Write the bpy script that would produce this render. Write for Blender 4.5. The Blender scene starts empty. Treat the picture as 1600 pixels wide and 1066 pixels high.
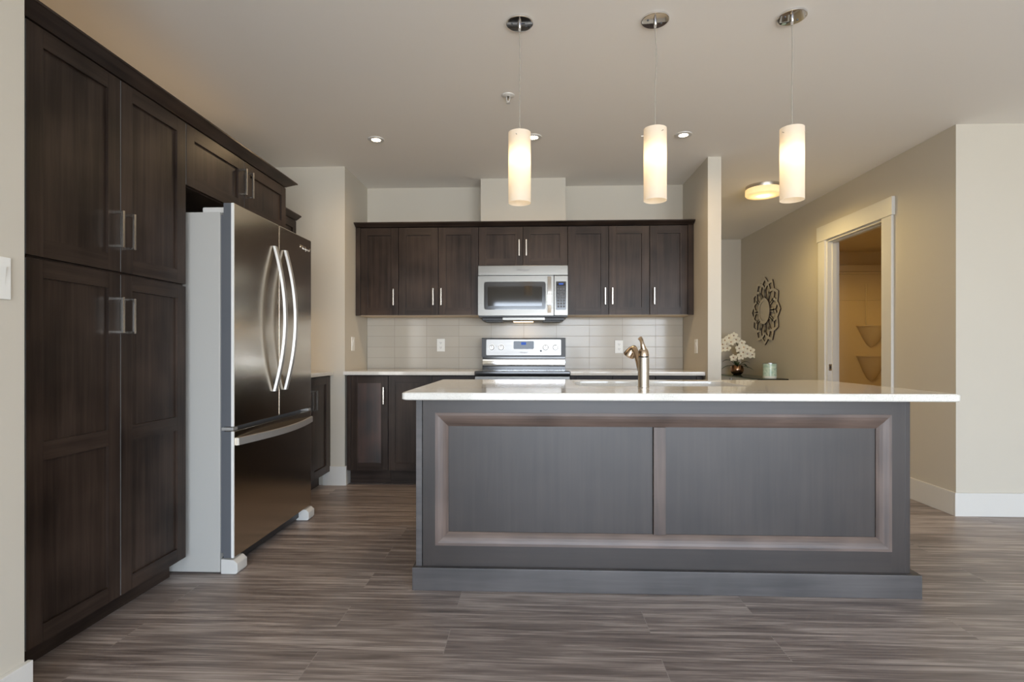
import bpy, bmesh, math, random
from mathutils import Vector, Matrix
random.seed(7)
S = bpy.context.scene
COL = S.collection

# ------------------------------------------------------------------ camera
F_PX, HORIZON = 840.0, 548.5
cam = bpy.data.objects.new('camera', bpy.data.cameras.new('camera'))
COL.objects.link(cam)
S.camera = cam
cam.location = (0, 0, 1.08)
cam.rotation_euler = (math.pi / 2, 0, math.atan(33 / F_PX))
cam.data.sensor_width = 36
cam.data.lens = F_PX / 1600 * 36
cam.data.shift_y = (HORIZON - 533) / 1600
cam.data.clip_start = 0.05

# ------------------------------------------------------------------ world, daylight, exposure
S.view_settings.view_transform = 'Standard'
S.view_settings.look = 'None'
S.view_settings.gamma = 1
S.view_settings.use_curve_mapping = False
S.view_settings.exposure = 0.04
S.cycles.use_denoising = True
S.cycles.max_bounces = 12
S.cycles.diffuse_bounces = 7
S.cycles.glossy_bounces = 6
S.cycles.sample_clamp_indirect = 8.0
SKY = 15.0

W = bpy.data.worlds.new('world')
S.world = W
W.use_nodes = True
wn, wl = W.node_tree.nodes, W.node_tree.links
wn.clear()
wo = wn.new('ShaderNodeOutputWorld')
wb = wn.new('ShaderNodeBackground')
wt = wn.new('ShaderNodeTexCoord')
wx = wn.new('ShaderNodeSeparateXYZ')
wr = wn.new('ShaderNodeValToRGB')
wm = wn.new('ShaderNodeMapRange')
wm.inputs[1].default_value = -1
wm.inputs[2].default_value = 1
wl.new(wt.outputs['Generated'], wx.inputs[0])
wl.new(wx.outputs[2], wm.inputs[0])
wl.new(wm.outputs[0], wr.inputs[0])
wl.new(wr.outputs[0], wb.inputs[0])
wl.new(wb.outputs[0], wo.inputs[0])
wb.inputs[1].default_value = SKY
cr = wr.color_ramp
cr.elements[0].position = 0.0
cr.elements[0].color = (.74, .77, .80, 1)
cr.elements[1].position = 1.0
cr.elements[1].color = (.50, .68, 1, 1)
for p, c in ((.485, (.74, .78, .82, 1)), (.5, (.86, .94, 1.05, 1)), (.62, (.70, .85, 1.05, 1))):
    e = cr.elements.new(p)
    e.color = c


def light(name, kind, loc, energy, color, size=None, rot=(0, 0, 0), **kw):
    d = bpy.data.lights.new(name, kind)
    d.energy = energy
    d.color = color
    if kind == 'AREA':
        d.shape = 'RECTANGLE'
        d.size, d.size_y = size
    elif size is not None:
        d.shadow_soft_size = size
    for k, v in kw.items():
        setattr(d, k, v)
    o = bpy.data.objects.new(name, d)
    o.location = loc
    o.rotation_euler = rot
    COL.objects.link(o)
    return o


WINDOWS = [(-.95, 1.75, .04, 2.25), (2.2, 4.5, .04, 2.25)]
SOUTH = -3.4
for x0, x1, z0, z1 in WINDOWS:
    a = light('daylight_portal', 'AREA', ((x0 + x1) / 2, SOUTH - .16, (z0 + z1) / 2), 1, (1, 1, 1),
              (x1 - x0, z1 - z0), (math.pi / 2, 0, 0))
    a.data.cycles.is_portal = True

WARM = (1.0, .72, .42)

# ------------------------------------------------------------------ materials


def mat(name):
    m = bpy.data.materials.new(name)
    m.use_nodes = True
    n = m.node_tree.nodes
    return m, n, m.node_tree.links, n['Principled BSDF']


def plain(name, col, rough=.5, metal=0, spec=.5, bump=0, bscale=200, var=0, coat=0):
    m, n, l, b = mat(name)
    b.inputs['Base Color'].default_value = (*col, 1)
    b.inputs['Roughness'].default_value = rough
    b.inputs['Metallic'].default_value = metal
    b.inputs['Specular IOR Level'].default_value = spec
    b.inputs['Coat Weight'].default_value = coat
    tc = n.new('ShaderNodeTexCoord')
    if var:
        nz = n.new('ShaderNodeTexNoise')
        nz.inputs['Scale'].default_value = 2.2
        nz.inputs['Detail'].default_value = 3
        l.new(tc.outputs['Object'], nz.inputs['Vector'])
        mx = n.new('ShaderNodeMix')
        mx.data_type = 'RGBA'
        mx.inputs[6].default_value = (*[c * (1 - var) for c in col], 1)
        mx.inputs[7].default_value = (*[min(1, c * (1 + var)) for c in col], 1)
        l.new(nz.outputs[0], mx.inputs[0])
        l.new(mx.outputs[2], b.inputs['Base Color'])
    if bump:
        nz2 = n.new('ShaderNodeTexNoise')
        nz2.inputs['Scale'].default_value = bscale
        nz2.inputs['Detail'].default_value = 2
        l.new(tc.outputs['Object'], nz2.inputs['Vector'])
        bp = n.new('ShaderNodeBump')
        bp.inputs['Strength'].default_value = bump
        bp.inputs['Distance'].default_value = .002
        l.new(nz2.outputs[0], bp.inputs['Height'])
        l.new(bp.outputs[0], b.inputs['Normal'])
    return m


def wood(name, dark, light_, stretch, rough=.32, spec=.5):
    """espresso stained maple: fine grain along the axis with the small stretch value"""
    m, n, l, b = mat(name)
    tc = n.new('ShaderNodeTexCoord')
    oi = n.new('ShaderNodeObjectInfo')
    ad = n.new('ShaderNodeVectorMath')
    ad.operation = 'ADD'
    sc = n.new('ShaderNodeVectorMath')
    sc.operation = 'SCALE'
    cb = n.new('ShaderNodeCombineXYZ')
    for i in range(3):
        l.new(oi.outputs['Random'], cb.inputs[i])
    l.new(cb.outputs[0], sc.inputs[0])
    sc.inputs[3].default_value = 37.0
    l.new(tc.outputs['Object'], ad.inputs[0])
    l.new(sc.outputs[0], ad.inputs[1])
    mp = n.new('ShaderNodeMapping')
    mp.inputs['Scale'].default_value = stretch
    l.new(ad.outputs[0], mp.inputs[0])
    n1 = n.new('ShaderNodeTexNoise')
    n1.inputs['Scale'].default_value = 1
    n1.inputs['Detail'].default_value = 5
    n1.inputs['Roughness'].default_value = .6
    n1.inputs['Distortion'].default_value = .3
    l.new(mp.outputs[0], n1.inputs['Vector'])
    n2 = n.new('ShaderNodeTexNoise')
    n2.inputs['Scale'].default_value = 3.4
    n2.inputs['Detail'].default_value = 2
    l.new(ad.outputs[0], n2.inputs['Vector'])
    av = n.new('ShaderNodeMath')
    av.operation = 'ADD'
    l.new(n1.outputs[0], av.inputs[0])
    l.new(n2.outputs[0], av.inputs[1])
    rp = n.new('ShaderNodeValToRGB')
    rp.color_ramp.elements[0].position = .37
    rp.color_ramp.elements[0].color = (*dark, 1)
    rp.color_ramp.elements[1].position = .68
    rp.color_ramp.elements[1].color = (*light_, 1)
    hv = n.new('ShaderNodeMath')
    hv.operation = 'MULTIPLY'
    hv.inputs[1].default_value = .5
    l.new(av.outputs[0], hv.inputs[0])
    l.new(hv.outputs[0], rp.inputs[0])
    l.new(rp.outputs[0], b.inputs['Base Color'])
    b.inputs['Roughness'].default_value = rough
    b.inputs['Specular IOR Level'].default_value = spec
    bp = n.new('ShaderNodeBump')
    bp.inputs['Strength'].default_value = .06
    bp.inputs['Distance'].default_value = .001
    l.new(n1.outputs[0], bp.inputs['Height'])
    l.new(bp.outputs[0], b.inputs['Normal'])
    return m


DK, LT = (.017, .0115, .009), (.062, .042, .032)
M = {}
M['wood_v'] = wood('espresso_wood_upright_grain', DK, LT, (38, 38, 1.6), .34, .21)
M['wood_hx'] = wood('espresso_wood_grain_across', DK, LT, (1.6, 38, 38), .34, .21)
M['wood_hy'] = wood('espresso_wood_grain_along', DK, LT, (38, 1.6, 38), .34, .21)
M['island_v'] = wood('island_wood_upright', (.021, .0155, .013), (.040, .030, .025), (38, 38, 1.6), .42, .57)
M['island_h'] = wood('island_wood_across', (.021, .0155, .013), (.040, .030, .025), (1.6, 38, 38), .42, .57)
M['plinth'] = wood('pale_plinth_wood', (.03, .026, .025), (.085, .075, .072), (1.6, 30, 30), .45, .8)  # paler, greyer wood tone than the island panels
M['wood_red'] = wood('reddish_espresso_wood', DK, (.105, .048, .030), (14, 14, 1.2), .4, .7)
MD, ML = (.055, .038, .031), (.165, .115, .092)
M['mold_v'] = wood('lighter_brown_wood_upright', MD, ML, (30, 30, 1.6), .42, .5)
M['mold_h'] = wood('lighter_brown_wood_across', MD, ML, (1.6, 30, 30), .42, .5)
M['lit_edge'] = plain('painted_lit_door_edge', (.22, .22, .22), .4)  # grey stands in for light catching the door edge
M['wood_in'] = plain('cabinet_interior_dark', (.012, .009, .007), .6)
M['maple'] = plain('pale_maple_underside', (.62, .50, .36), .5, var=.06)
M['wall'] = plain('cream_wall_paint', (.565, .522, .442), .55, spec=.3, bump=.05, bscale=350, var=.012)
M['ceiling'] = plain('ceiling_paint', (.87, .835, .775), .7, spec=.2, bump=.06, bscale=280)
M['trim'] = plain('white_trim_paint', (.66, .642, .60), .3, spec=.5)
M['white_plastic'] = plain('white_plastic', (.78, .77, .72), .35)
M['cord'] = plain('silver_grey_cord', (.34, .31, .26), .4)
M['socket_dark'] = plain('socket_slots', (.03, .03, .03), .5)
M['nickel'] = plain('brushed_nickel', (.60, .56, .50), .27, 1)
M['chrome'] = plain('polished_chrome', (.80, .80, .80), .05, 1)
M['bronze'] = plain('champagne_nickel', (.52, .42, .32), .24, 1)
M['fridge_side'] = plain('grey_textured_case', (.44, .43, .40), .4, bump=.12, bscale=500)
M['fridge_trim'] = plain('light_grey_plastic', (.60, .585, .55), .4)
M['gasket'] = plain('grey_gasket', (.10, .105, .115), .5)
M['handle_silver'] = plain('satin_aluminium', (.55, .535, .51), .38, .65)
M['black_glass'] = plain('black_glass', (.008, .008, .009), .03, 0, .3)
M['oven_glass'] = plain('dark_oven_window', (.012, .012, .013), .05, 0, .8)
M['black_gloss'] = plain('black_enamel', (.012, .012, .013), .12, 0, .6)
M['black_matt'] = plain('black_plastic', (.025, .025, .026), .4)
M['stove_grey'] = plain('charcoal_end_cap', (.05, .05, .052), .4)
M['corner'] = plain('painted_corner_highlight', (.74, .73, .70), .3)  # pale colour for the window highlight on the fridge door corners
M['sink_steel'] = plain('sink_steel', (.6, .6, .58), .3, 1)
M['paint_white'] = plain('white_lacquer', (.72, .71, .67), .35)
M['leaf'] = plain('leaf_green', (.035, .07, .025), .4, var=.3)
M['petal'] = plain('cream_petal', (.80, .76, .64), .6, var=.04)
M['stem'] = plain('orchid_stem', (.12, .10, .045), .5)
M['copper'] = plain('hammered_copper', (.42, .25, .16), .22, 1, bump=.6, bscale=60)
M['art_front'] = plain('champagne_wood_front', (.58, .53, .43), .4, var=.05)
M['art_side'] = plain('dark_brown_edge', (.03, .018, .013), .5)
M['shower'] = plain('glossy_acrylic', (.74, .66, .52), .15, coat=.3)
M['bath_wall'] = plain('bathroom_paint', (.70, .60, .42), .6)
M['candle_metal'] = plain('silver_rim', (.35, .35, .34), .3, 1)


def stainless(name, col, rough, stretch):
    m, n, l, b = mat(name)
    b.inputs['Base Color'].default_value = (*col, 1)
    b.inputs['Metallic'].default_value = 1
    tc = n.new('ShaderNodeTexCoord')
    mp = n.new('ShaderNodeMapping')
    mp.inputs['Scale'].default_value = stretch
    l.new(tc.outputs['Object'], mp.inputs[0])
    nz = n.new('ShaderNodeTexNoise')
    nz.inputs['Scale'].default_value = 1
    nz.inputs['Detail'].default_value = 4
    l.new(mp.outputs[0], nz.inputs['Vector'])
    mr = n.new('ShaderNodeMapRange')
    mr.inputs[3].default_value = rough * .75
    mr.inputs[4].default_value = rough * 1.3
    l.new(nz.outputs[0], mr.inputs[0])
    l.new(mr.outputs[0], b.inputs['Roughness'])
    bp = n.new('ShaderNodeBump')
    bp.inputs['Strength'].default_value = .02
    bp.inputs['Distance'].default_value = .0005
    l.new(nz.outputs[0], bp.inputs['Height'])
    l.new(bp.outputs[0], b.inputs['Normal'])
    return m


M['steel_door'] = stainless('brushed_stainless_upright', (.64, .57, .47), .19, (240, 240, 3))
M['steel'] = stainless('brushed_stainless_across', (.20, .195, .18), .30, (3, 240, 240))
M['steel_soft'] = stainless('satin_stainless_panel', (.42, .41, .395), .42, (3, 240, 240))


def emit(name, col, strength):
    m = bpy.data.materials.new(name)
    m.use_nodes = True
    n = m.node_tree.nodes
    n.clear()
    o = n.new('ShaderNodeOutputMaterial')
    e = n.new('ShaderNodeEmission')
    e.inputs[0].default_value = (*col, 1)
    e.inputs[1].default_value = strength
    m.node_tree.links.new(e.outputs[0], o.inputs[0])
    return m


M['bulb'] = emit('pendant_bulb_glow', (1, .74, .42), 15)
M['downlight'] = emit('downlight_lamp_glow', (1, .82, .55), 26)
M['hall_bulb'] = emit('hall_bulb_glow', (1, .74, .38), 9)
M['hood_lamp'] = emit('cooktop_lamp_glow', (1, .68, .34), 10)
M['under_lamp'] = emit('cabinet_lamp_glow', (1, .70, .38), 14)
M['blue_digits'] = emit('blue_digits', (.12, .25, .9), .6)


def shade_glass(name='opal_glass_shade', ecol=(1, .72, .42), es=.16):
    m = bpy.data.materials.new(name)
    m.use_nodes = True
    n = m.node_tree.nodes
    l = m.node_tree.links
    n.clear()
    o = n.new('ShaderNodeOutputMaterial')
    t = n.new('ShaderNodeBsdfTranslucent')
    t.inputs[0].default_value = (.80, .72, .60, 1)
    d = n.new('ShaderNodeBsdfDiffuse')
    d.inputs[0].default_value = (.86, .82, .74, 1)
    g = n.new('ShaderNodeBsdfGlossy')
    g.inputs['Roughness'].default_value = .15
    mx = n.new('ShaderNodeMixShader')
    mx.inputs[0].default_value = .5
    l.new(t.outputs[0], mx.inputs[1])
    l.new(d.outputs[0], mx.inputs[2])
    mg = n.new('ShaderNodeMixShader')
    mg.inputs[0].default_value = .04
    l.new(mx.outputs[0], mg.inputs[1])
    l.new(g.outputs[0], mg.inputs[2])
    e = n.new('ShaderNodeEmission')
    e.inputs[0].default_value = (*ecol, 1)
    e.inputs[1].default_value = es
    ad = n.new('ShaderNodeAddShader')
    l.new(mg.outputs[0], ad.inputs[0])
    l.new(e.outputs[0], ad.inputs[1])
    l.new(ad.outputs[0], o.inputs[0])
    return m


M['shade'] = shade_glass()
M['hall_shade'] = shade_glass('warm_drum_glass', (1, .72, .28), .30)


def clear_glass(name, tint, rough=.02, mixv=.25):
    m = bpy.data.materials.new(name)
    m.use_nodes = True
    n = m.node_tree.nodes
    l = m.node_tree.links
    n.clear()
    o = n.new('ShaderNodeOutputMaterial')
    t = n.new('ShaderNodeBsdfTransparent')
    t.inputs[0].default_value = (*tint, 1)
    g = n.new('ShaderNodeBsdfGlossy')
    g.inputs['Roughness'].default_value = rough
    fr = n.new('ShaderNodeFresnel')
    fr.inputs[0].default_value = 1.5
    mx = n.new('ShaderNodeMixShader')
    l.new(fr.outputs[0], mx.inputs[0])
    l.new(t.outputs[0], mx.inputs[1])
    l.new(g.outputs[0], mx.inputs[2])
    l.new(mx.outputs[0], o.inputs[0])
    return m


M['table_glass'] = clear_glass('greenish_table_glass', (.62, .74, .66))


def candle_glass():
    m, n, l, b = mat('frosted_mint_glass')
    tc = n.new('ShaderNodeTexCoord')
    nz = n.new('ShaderNodeTexNoise')
    nz.inputs['Scale'].default_value = 34
    nz.inputs['Detail'].default_value = 3
    l.new(tc.outputs['Object'], nz.inputs['Vector'])
    rp = n.new('ShaderNodeValToRGB')
    rp.color_ramp.elements[0].position = .35
    rp.color_ramp.elements[0].color = (.36, .52, .43, 1)
    rp.color_ramp.elements[1].position = .65
    rp.color_ramp.elements[1].color = (.60, .72, .62, 1)
    l.new(nz.outputs[0], rp.inputs[0])
    l.new(rp.outputs[0], b.inputs['Base Color'])
    b.inputs['Roughness'].default_value = .18
    return m


M['mint'] = candle_glass()


def quartz():
    m, n, l, b = mat('speckled_white_quartz')
    tc = n.new('ShaderNodeTexCoord')
    v = n.new('ShaderNodeTexVoronoi')
    v.inputs['Scale'].default_value = 210
    l.new(tc.outputs['Object'], v.inputs['Vector'])
    rp = n.new('ShaderNodeValToRGB')
    e = rp.color_ramp.elements
    e[0].position = .0
    e[0].color = (.42, .40, .36, 1)
    e[1].position = .22
    e[1].color = (.70, .68, .63, 1)
    x = e.new(.10)
    x.color = (.62, .59, .53, 1)
    sp = n.new('ShaderNodeTexNoise')
    sp.inputs['Scale'].default_value = 420
    sp.inputs['Detail'].default_value = 1
    l.new(tc.outputs['Object'], sp.inputs['Vector'])
    r2 = n.new('ShaderNodeValToRGB')
    r2.color_ramp.elements[0].position = .58
    r2.color_ramp.elements[0].color = (1, 1, 1, 1)
    r2.color_ramp.elements[1].position = .66
    r2.color_ramp.elements[1].color = (.70, .68, .65, 1)
    l.new(sp.outputs[0], r2.inputs[0])
    mu = n.new('ShaderNodeMix')
    mu.data_type = 'RGBA'
    mu.blend_type = 'MULTIPLY'
    mu.inputs[0].default_value = 1
    l.new(v.outputs['Distance'], rp.inputs[0])
    l.new(rp.outputs[0], mu.inputs[6])
    l.new(r2.outputs[0], mu.inputs[7])
    l.new(mu.outputs[2], b.inputs['Base Color'])
    b.inputs['Roughness'].default_value = .07
    return m


M['quartz'] = quartz()


def floor_mat():
    m, n, l, b = mat('dark_plank_laminate')
    tc = n.new('ShaderNodeTexCoord')
    br = n.new('ShaderNodeTexBrick')
    br.offset = .37
    br.offset_frequency = 2
    br.inputs['Color1'].default_value = (0, 0, 0, 1)
    br.inputs['Color2'].default_value = (1, 1, 1, 1)
    br.inputs['Mortar'].default_value = (.5, .5, .5, 1)
    br.inputs['Scale'].default_value = 1
    br.inputs['Brick Width'].default_value = 1.22
    br.inputs['Row Height'].default_value = .1725
    br.inputs['Mortar Size'].default_value = .0011
    br.inputs['Mortar Smooth'].default_value = .1
    br.inputs['Bias'].default_value = 0
    of = n.new('ShaderNodeVectorMath')
    of.inputs[1].default_value = (.32, -.005, 0)
    l.new(tc.outputs['Object'], of.inputs[0])
    l.new(of.outputs[0], br.inputs['Vector'])
    sx = n.new('ShaderNodeSeparateColor')
    l.new(br.outputs['Color'], sx.inputs[0])
    # shift the grain from plank to plank
    cb = n.new('ShaderNodeCombineXYZ')
    ml = n.new('ShaderNodeMath')
    ml.operation = 'MULTIPLY'
    ml.inputs[1].default_value = 19
    l.new(sx.outputs[0], ml.inputs[0])
    for i in range(3):
        l.new(ml.outputs[0], cb.inputs[i])
    ad = n.new('ShaderNodeVectorMath')
    l.new(tc.outputs['Object'], ad.inputs[0])
    l.new(cb.outputs[0], ad.inputs[1])
    mp = n.new('ShaderNodeMapping')
    mp.inputs['Scale'].default_value = (1.3, 20, 1)
    l.new(ad.outputs[0], mp.inputs[0])
    g1 = n.new('ShaderNodeTexNoise')
    g1.inputs['Scale'].default_value = 1.6
    g1.inputs['Detail'].default_value = 7
    g1.inputs['Roughness'].default_value = .62
    g1.inputs['Distortion'].default_value = .5
    l.new(mp.outputs[0], g1.inputs['Vector'])
    mp2 = n.new('ShaderNodeMapping')
    mp2.inputs['Scale'].default_value = (2.2, 120, 1)
    l.new(ad.outputs[0], mp2.inputs[0])
    g2 = n.new('ShaderNodeTexNoise')
    g2.inputs['Scale'].default_value = 1.5
    g2.inputs['Detail'].default_value = 4
    l.new(mp2.outputs[0], g2.inputs['Vector'])
    mix = n.new('ShaderNodeMath')
    mix.operation = 'MULTIPLY_ADD'
    l.new(g2.outputs[0], mix.inputs[0])
    mix.inputs[1].default_value = .55
    l.new(g1.outputs[0], mix.inputs[2])
    pl = n.new('ShaderNodeMath')
    pl.operation = 'MULTIPLY_ADD'
    l.new(sx.outputs[0], pl.inputs[0])
    pl.inputs[1].default_value = .10
    l.new(mix.outputs[0], pl.inputs[2])
    rp = n.new('ShaderNodeValToRGB')
    e = rp.color_ramp.elements
    e[0].position = .58
    e[0].color = (.110, .088, .079, 1)
    e[1].color = (.42, .36, .325, 1)
    e[1].position = 1.06
    x = e.new(.80)
    x.color = (.215, .175, .157, 1)
    l.new(pl.outputs[0], rp.inputs[0])
    mo = n.new('ShaderNodeMix')
    mo.data_type = 'RGBA'
    l.new(br.outputs['Fac'], mo.inputs[0])
    l.new(rp.outputs[0], mo.inputs[6])
    mo.inputs[7].default_value = (.30, .26, .235, 1)  # light seam colour: the gleam of plank bevels put into the colour
    l.new(mo.outputs[2], b.inputs['Base Color'])
    mr = n.new('ShaderNodeMapRange')
    mr.inputs[3].default_value = .30
    mr.inputs[4].default_value = .48
    l.new(g1.outputs[0], mr.inputs[0])
    l.new(mr.outputs[0], b.inputs['Roughness'])
    bp = n.new('ShaderNodeBump')
    bp.inputs['Strength'].default_value = .12
    bp.inputs['Distance'].default_value = .001
    l.new(mix.outputs[0], bp.inputs['Height'])
    l.new(bp.outputs[0], b.inputs['Normal'])
    return m


M['floor'] = floor_mat()


def tile_mat():
    m, n, l, b = mat('glossy_cream_tile')
    tc = n.new('ShaderNodeTexCoord')
    mp = n.new('ShaderNodeMapping')
    mp.inputs['Rotation'].default_value = (math.pi / 2, 0, 0)
    mp.inputs['Location'].default_value = (1.261 + .294 * 4, .923 + .098 * 2, 0)
    sp = n.new('ShaderNodeSeparateXYZ')
    cb = n.new('ShaderNodeCombineXYZ')
    l.new(tc.outputs['Object'], sp.inputs[0])
    a1 = n.new('ShaderNodeMath')
    a1.inputs[1].default_value = 1.261 + .2942 * 4
    a2 = n.new('ShaderNodeMath')
    a2.inputs[1].default_value = -.923 + .098 * 4
    l.new(sp.outputs[0], a1.inputs[0])
    l.new(sp.outputs[2], a2.inputs[0])
    l.new(a1.outputs[0], cb.inputs[0])
    l.new(a2.outputs[0], cb.inputs[1])
    br = n.new('ShaderNodeTexBrick')
    br.offset = 0
    br.inputs['Scale'].default_value = 1
    br.inputs['Brick Width'].default_value = .2942
    br.inputs['Row Height'].default_value = .0975
    br.inputs['Mortar Size'].default_value = .0016
    br.inputs['Mortar Smooth'].default_value = .2
    br.inputs['Color1'].default_value = (.46, .42, .355, 1)
    br.inputs['Color2'].default_value = (.49, .45, .38, 1)
    br.inputs['Mortar'].default_value = (.31, .27, .22, 1)
    l.new(cb.outputs[0], br.inputs['Vector'])
    l.new(br.outputs['Color'], b.inputs['Base Color'])
    mr = n.new('ShaderNodeMapRange')
    mr.inputs[3].default_value = .14
    mr.inputs[4].default_value = .6
    b.inputs['Specular IOR Level'].default_value = .3
    l.new(br.outputs['Fac'], mr.inputs[0])
    l.new(mr.outputs[0], b.inputs['Roughness'])
    nz = n.new('ShaderNodeTexNoise')
    nz.inputs['Scale'].default_value = 9
    l.new(tc.outputs['Object'], nz.inputs['Vector'])
    hh = n.new('ShaderNodeMath')
    hh.operation = 'MULTIPLY_ADD'
    l.new(br.outputs['Fac'], hh.inputs[0])
    hh.inputs[1].default_value = -.6
    l.new(nz.outputs[0], hh.inputs[2])
    bp = n.new('ShaderNodeBump')
    bp.inputs['Strength'].default_value = .2
    bp.inputs['Distance'].default_value = .002
    l.new(hh.outputs[0], bp.inputs['Height'])
    l.new(bp.outputs[0], b.inputs['Normal'])
    return m


M['tile'] = tile_mat()

# ------------------------------------------------------------------ mesh helpers


class MB:
    """collects shapes in world space; build() links them as one mesh object"""

    def __init__(self):
        self.b = bmesh.new()

    def _bev(self, verts, w, seg=2):
        if w > 0:
            es = list({e for v in verts for e in v.link_edges})
            bmesh.ops.bevel(self.b, geom=es, offset=w, segments=seg, profile=.6, affect='EDGES', clamp_overlap=True)

    def box(self, x0, x1, y0, y1, z0, z1, bev=0, mi=0):
        x0, x1 = min(x0, x1), max(x0, x1)
        y0, y1 = min(y0, y1), max(y0, y1)
        z0, z1 = min(z0, z1), max(z0, z1)
        vs = [self.b.verts.new(p) for p in
              ((x0, y0, z0), (x1, y0, z0), (x1, y1, z0), (x0, y1, z0), (x0, y0, z1), (x1, y0, z1), (x1, y1, z1), (x0, y1, z1))]
        n0 = len(self.b.faces)
        for f in ((0, 3, 2, 1), (4, 5, 6, 7), (0, 1, 5, 4), (1, 2, 6, 5), (2, 3, 7, 6), (3, 0, 4, 7)):
            fc = self.b.faces.new([vs[i] for i in f])
            fc.material_index = mi
        self._bev(vs, bev)
        return self

    def poly(self, pts, mi=0):
        f = self.b.faces.new([self.b.verts.new(p) for p in pts])
        f.material_index = mi
        return self

    def prism(self, pts, vec, mi=0, side_mi=None, bev=0):
        vec = Vector(vec)
        a = [self.b.verts.new(p) for p in pts]
        c = [self.b.verts.new(Vector(p) + vec) for p in pts]
        k = len(pts)
        f1 = self.b.faces.new(a[::-1])
        f2 = self.b.faces.new(c)
        f1.material_index = f2.material_index = mi
        for i in range(k):
            f = self.b.faces.new([a[i], a[(i + 1) % k], c[(i + 1) % k], c[i]])
            f.material_index = mi if side_mi is None else side_mi
        self._bev(a + c, bev)
        return self

    def ringprism(self, outer, inner, vec, mi=0, side_mi=None):
        """a closed band between two outlines, given a thickness"""
        vec = Vector(vec)
        sm = mi if side_mi is None else side_mi
        k = len(outer)
        oa = [self.b.verts.new(p) for p in outer]
        ia = [self.b.verts.new(p) for p in inner]
        ob = [self.b.verts.new(Vector(p) + vec) for p in outer]
        ib = [self.b.verts.new(Vector(p) + vec) for p in inner]
        for i in range(k):
            j = (i + 1) % k
            for q, t in (([oa[i], ia[i], ia[j], oa[j]], sm), ([ob[i], ob[j], ib[j], ib[i]], mi),
                         ([oa[i], oa[j], ob[j], ob[i]], sm), ([ia[j], ia[i], ib[i], ib[j]], sm)):
                self.b.faces.new(q).material_index = t
        return self

    def lathe(self, c, prof, seg=32, axis='Z', mi=0):
        """prof: (radius, offset along axis)"""
        c = Vector(c)
        rings = []
        for r, h in prof:
            if r < 1e-6:
                rings.append([self.b.verts.new(c + self._ax(0, 0, h, axis))])
            else:
                rings.append([self.b.verts.new(c + self._ax(r * math.cos(2 * math.pi * i / seg), r * math.sin(2 * math.pi * i / seg), h, axis))
                              for i in range(seg)])
        for p, q in zip(rings, rings[1:]):
            for i in range(seg):
                j = (i + 1) % seg
                if len(p) == 1 and len(q) == 1:
                    continue
                if len(p) == 1:
                    f = self.b.faces.new([p[0], q[i], q[j]])
                elif len(q) == 1:
                    f = self.b.faces.new([p[i], p[j], q[0]])
                else:
                    f = self.b.faces.new([p[i], p[j], q[j], q[i]])
                f.material_index = mi
        return self

    @staticmethod
    def _ax(a, b, h, axis):
        return Vector((a, b, h)) if axis == 'Z' else (Vector((a, h, b)) if axis == 'Y' else Vector((h, a, b)))

    def tube(self, pts, r, seg=12, cap=True, mi=0, flat=None):
        pts = [Vector(p) for p in pts]
        k = len(pts)
        rs = r if isinstance(r, (list, tuple)) else [r] * k
        rings = []
        t0 = (pts[1] - pts[0]).normalized()
        up = Vector((0, 0, 1)) if abs(t0.z) < .9 else Vector((0, 1, 0))
        nrm = t0.cross(up).normalized()
        for i, p in enumerate(pts):
            t = (pts[min(i + 1, k - 1)] - pts[max(i - 1, 0)]).normalized()
            nrm = (nrm - t * nrm.dot(t)).normalized()
            bn = t.cross(nrm)
            rings.append([self.b.verts.new(p + (nrm * math.cos(2 * math.pi * j / seg) + bn * math.sin(2 * math.pi * j / seg)) * rs[i])
                          for j in range(seg)])
        for a, c in zip(rings, rings[1:]):
            for j in range(seg):
                q = (j + 1) % seg
                self.b.faces.new([a[j], a[q], c[q], c[j]]).material_index = mi
        if cap:
            self.b.faces.new(rings[0][::-1]).material_index = mi
            self.b.faces.new(rings[-1]).material_index = mi
        return self

    def strip(self, secs, mi=0, cap=True):
        """loft closed cross-sections (lists of points with equal count)"""
        rs = [[self.b.verts.new(p) for p in s] for s in secs]
        k = len(rs[0])
        for a, c in zip(rs, rs[1:]):
            for j in range(k):
                q = (j + 1) % k
                self.b.faces.new([a[j], a[q], c[q], c[j]]).material_index = mi
        if cap:
            self.b.faces.new(rs[0][::-1]).material_index = mi
            self.b.faces.new(rs[-1]).material_index = mi
        return self

    def build(self, name, mats, parent=None, smooth=35, label=None):
        bmesh.ops.recalc_face_normals(self.b, faces=self.b.faces[:])
        off = Vector((0, 0, 0))
        q = parent
        while q is not None:
            off += q.location
            q = q.parent
        if off.length > 0:
            bmesh.ops.translate(self.b, verts=self.b.verts[:], vec=-off)
        me = bpy.data.meshes.new(name)
        self.b.to_mesh(me)
        self.b.free()
        for m in (mats if isinstance(mats, (list, tuple)) else [mats]):
            me.materials.append(m)
        if smooth:
            for p in me.polygons:
                p.use_smooth = True
            me.set_sharp_from_angle(angle=math.radians(smooth))
        o = bpy.data.objects.new(name, me)
        if smooth:
            wn_ = o.modifiers.new('weighted_normal', 'WEIGHTED_NORMAL')
            wn_.keep_sharp = True
        COL.objects.link(o)
        o.parent = parent
        if label:
            o['label'] = label
        return o


def thing(name, label, cat, loc, group=None):
    o = bpy.data.objects.new(name, None)
    o.empty_display_size = .05
    COL.objects.link(o)
    o.location = loc
    return tag(o, label, cat, group)


def tag(o, label, cat, group=None):
    o['label'] = label
    o['category'] = cat
    if group:
        o['group'] = group
    return o


def struct(name, mb, m, smooth=0):
    o = mb.build(name, m, None, smooth)
    o['kind'] = 'structure'
    return o


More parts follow.
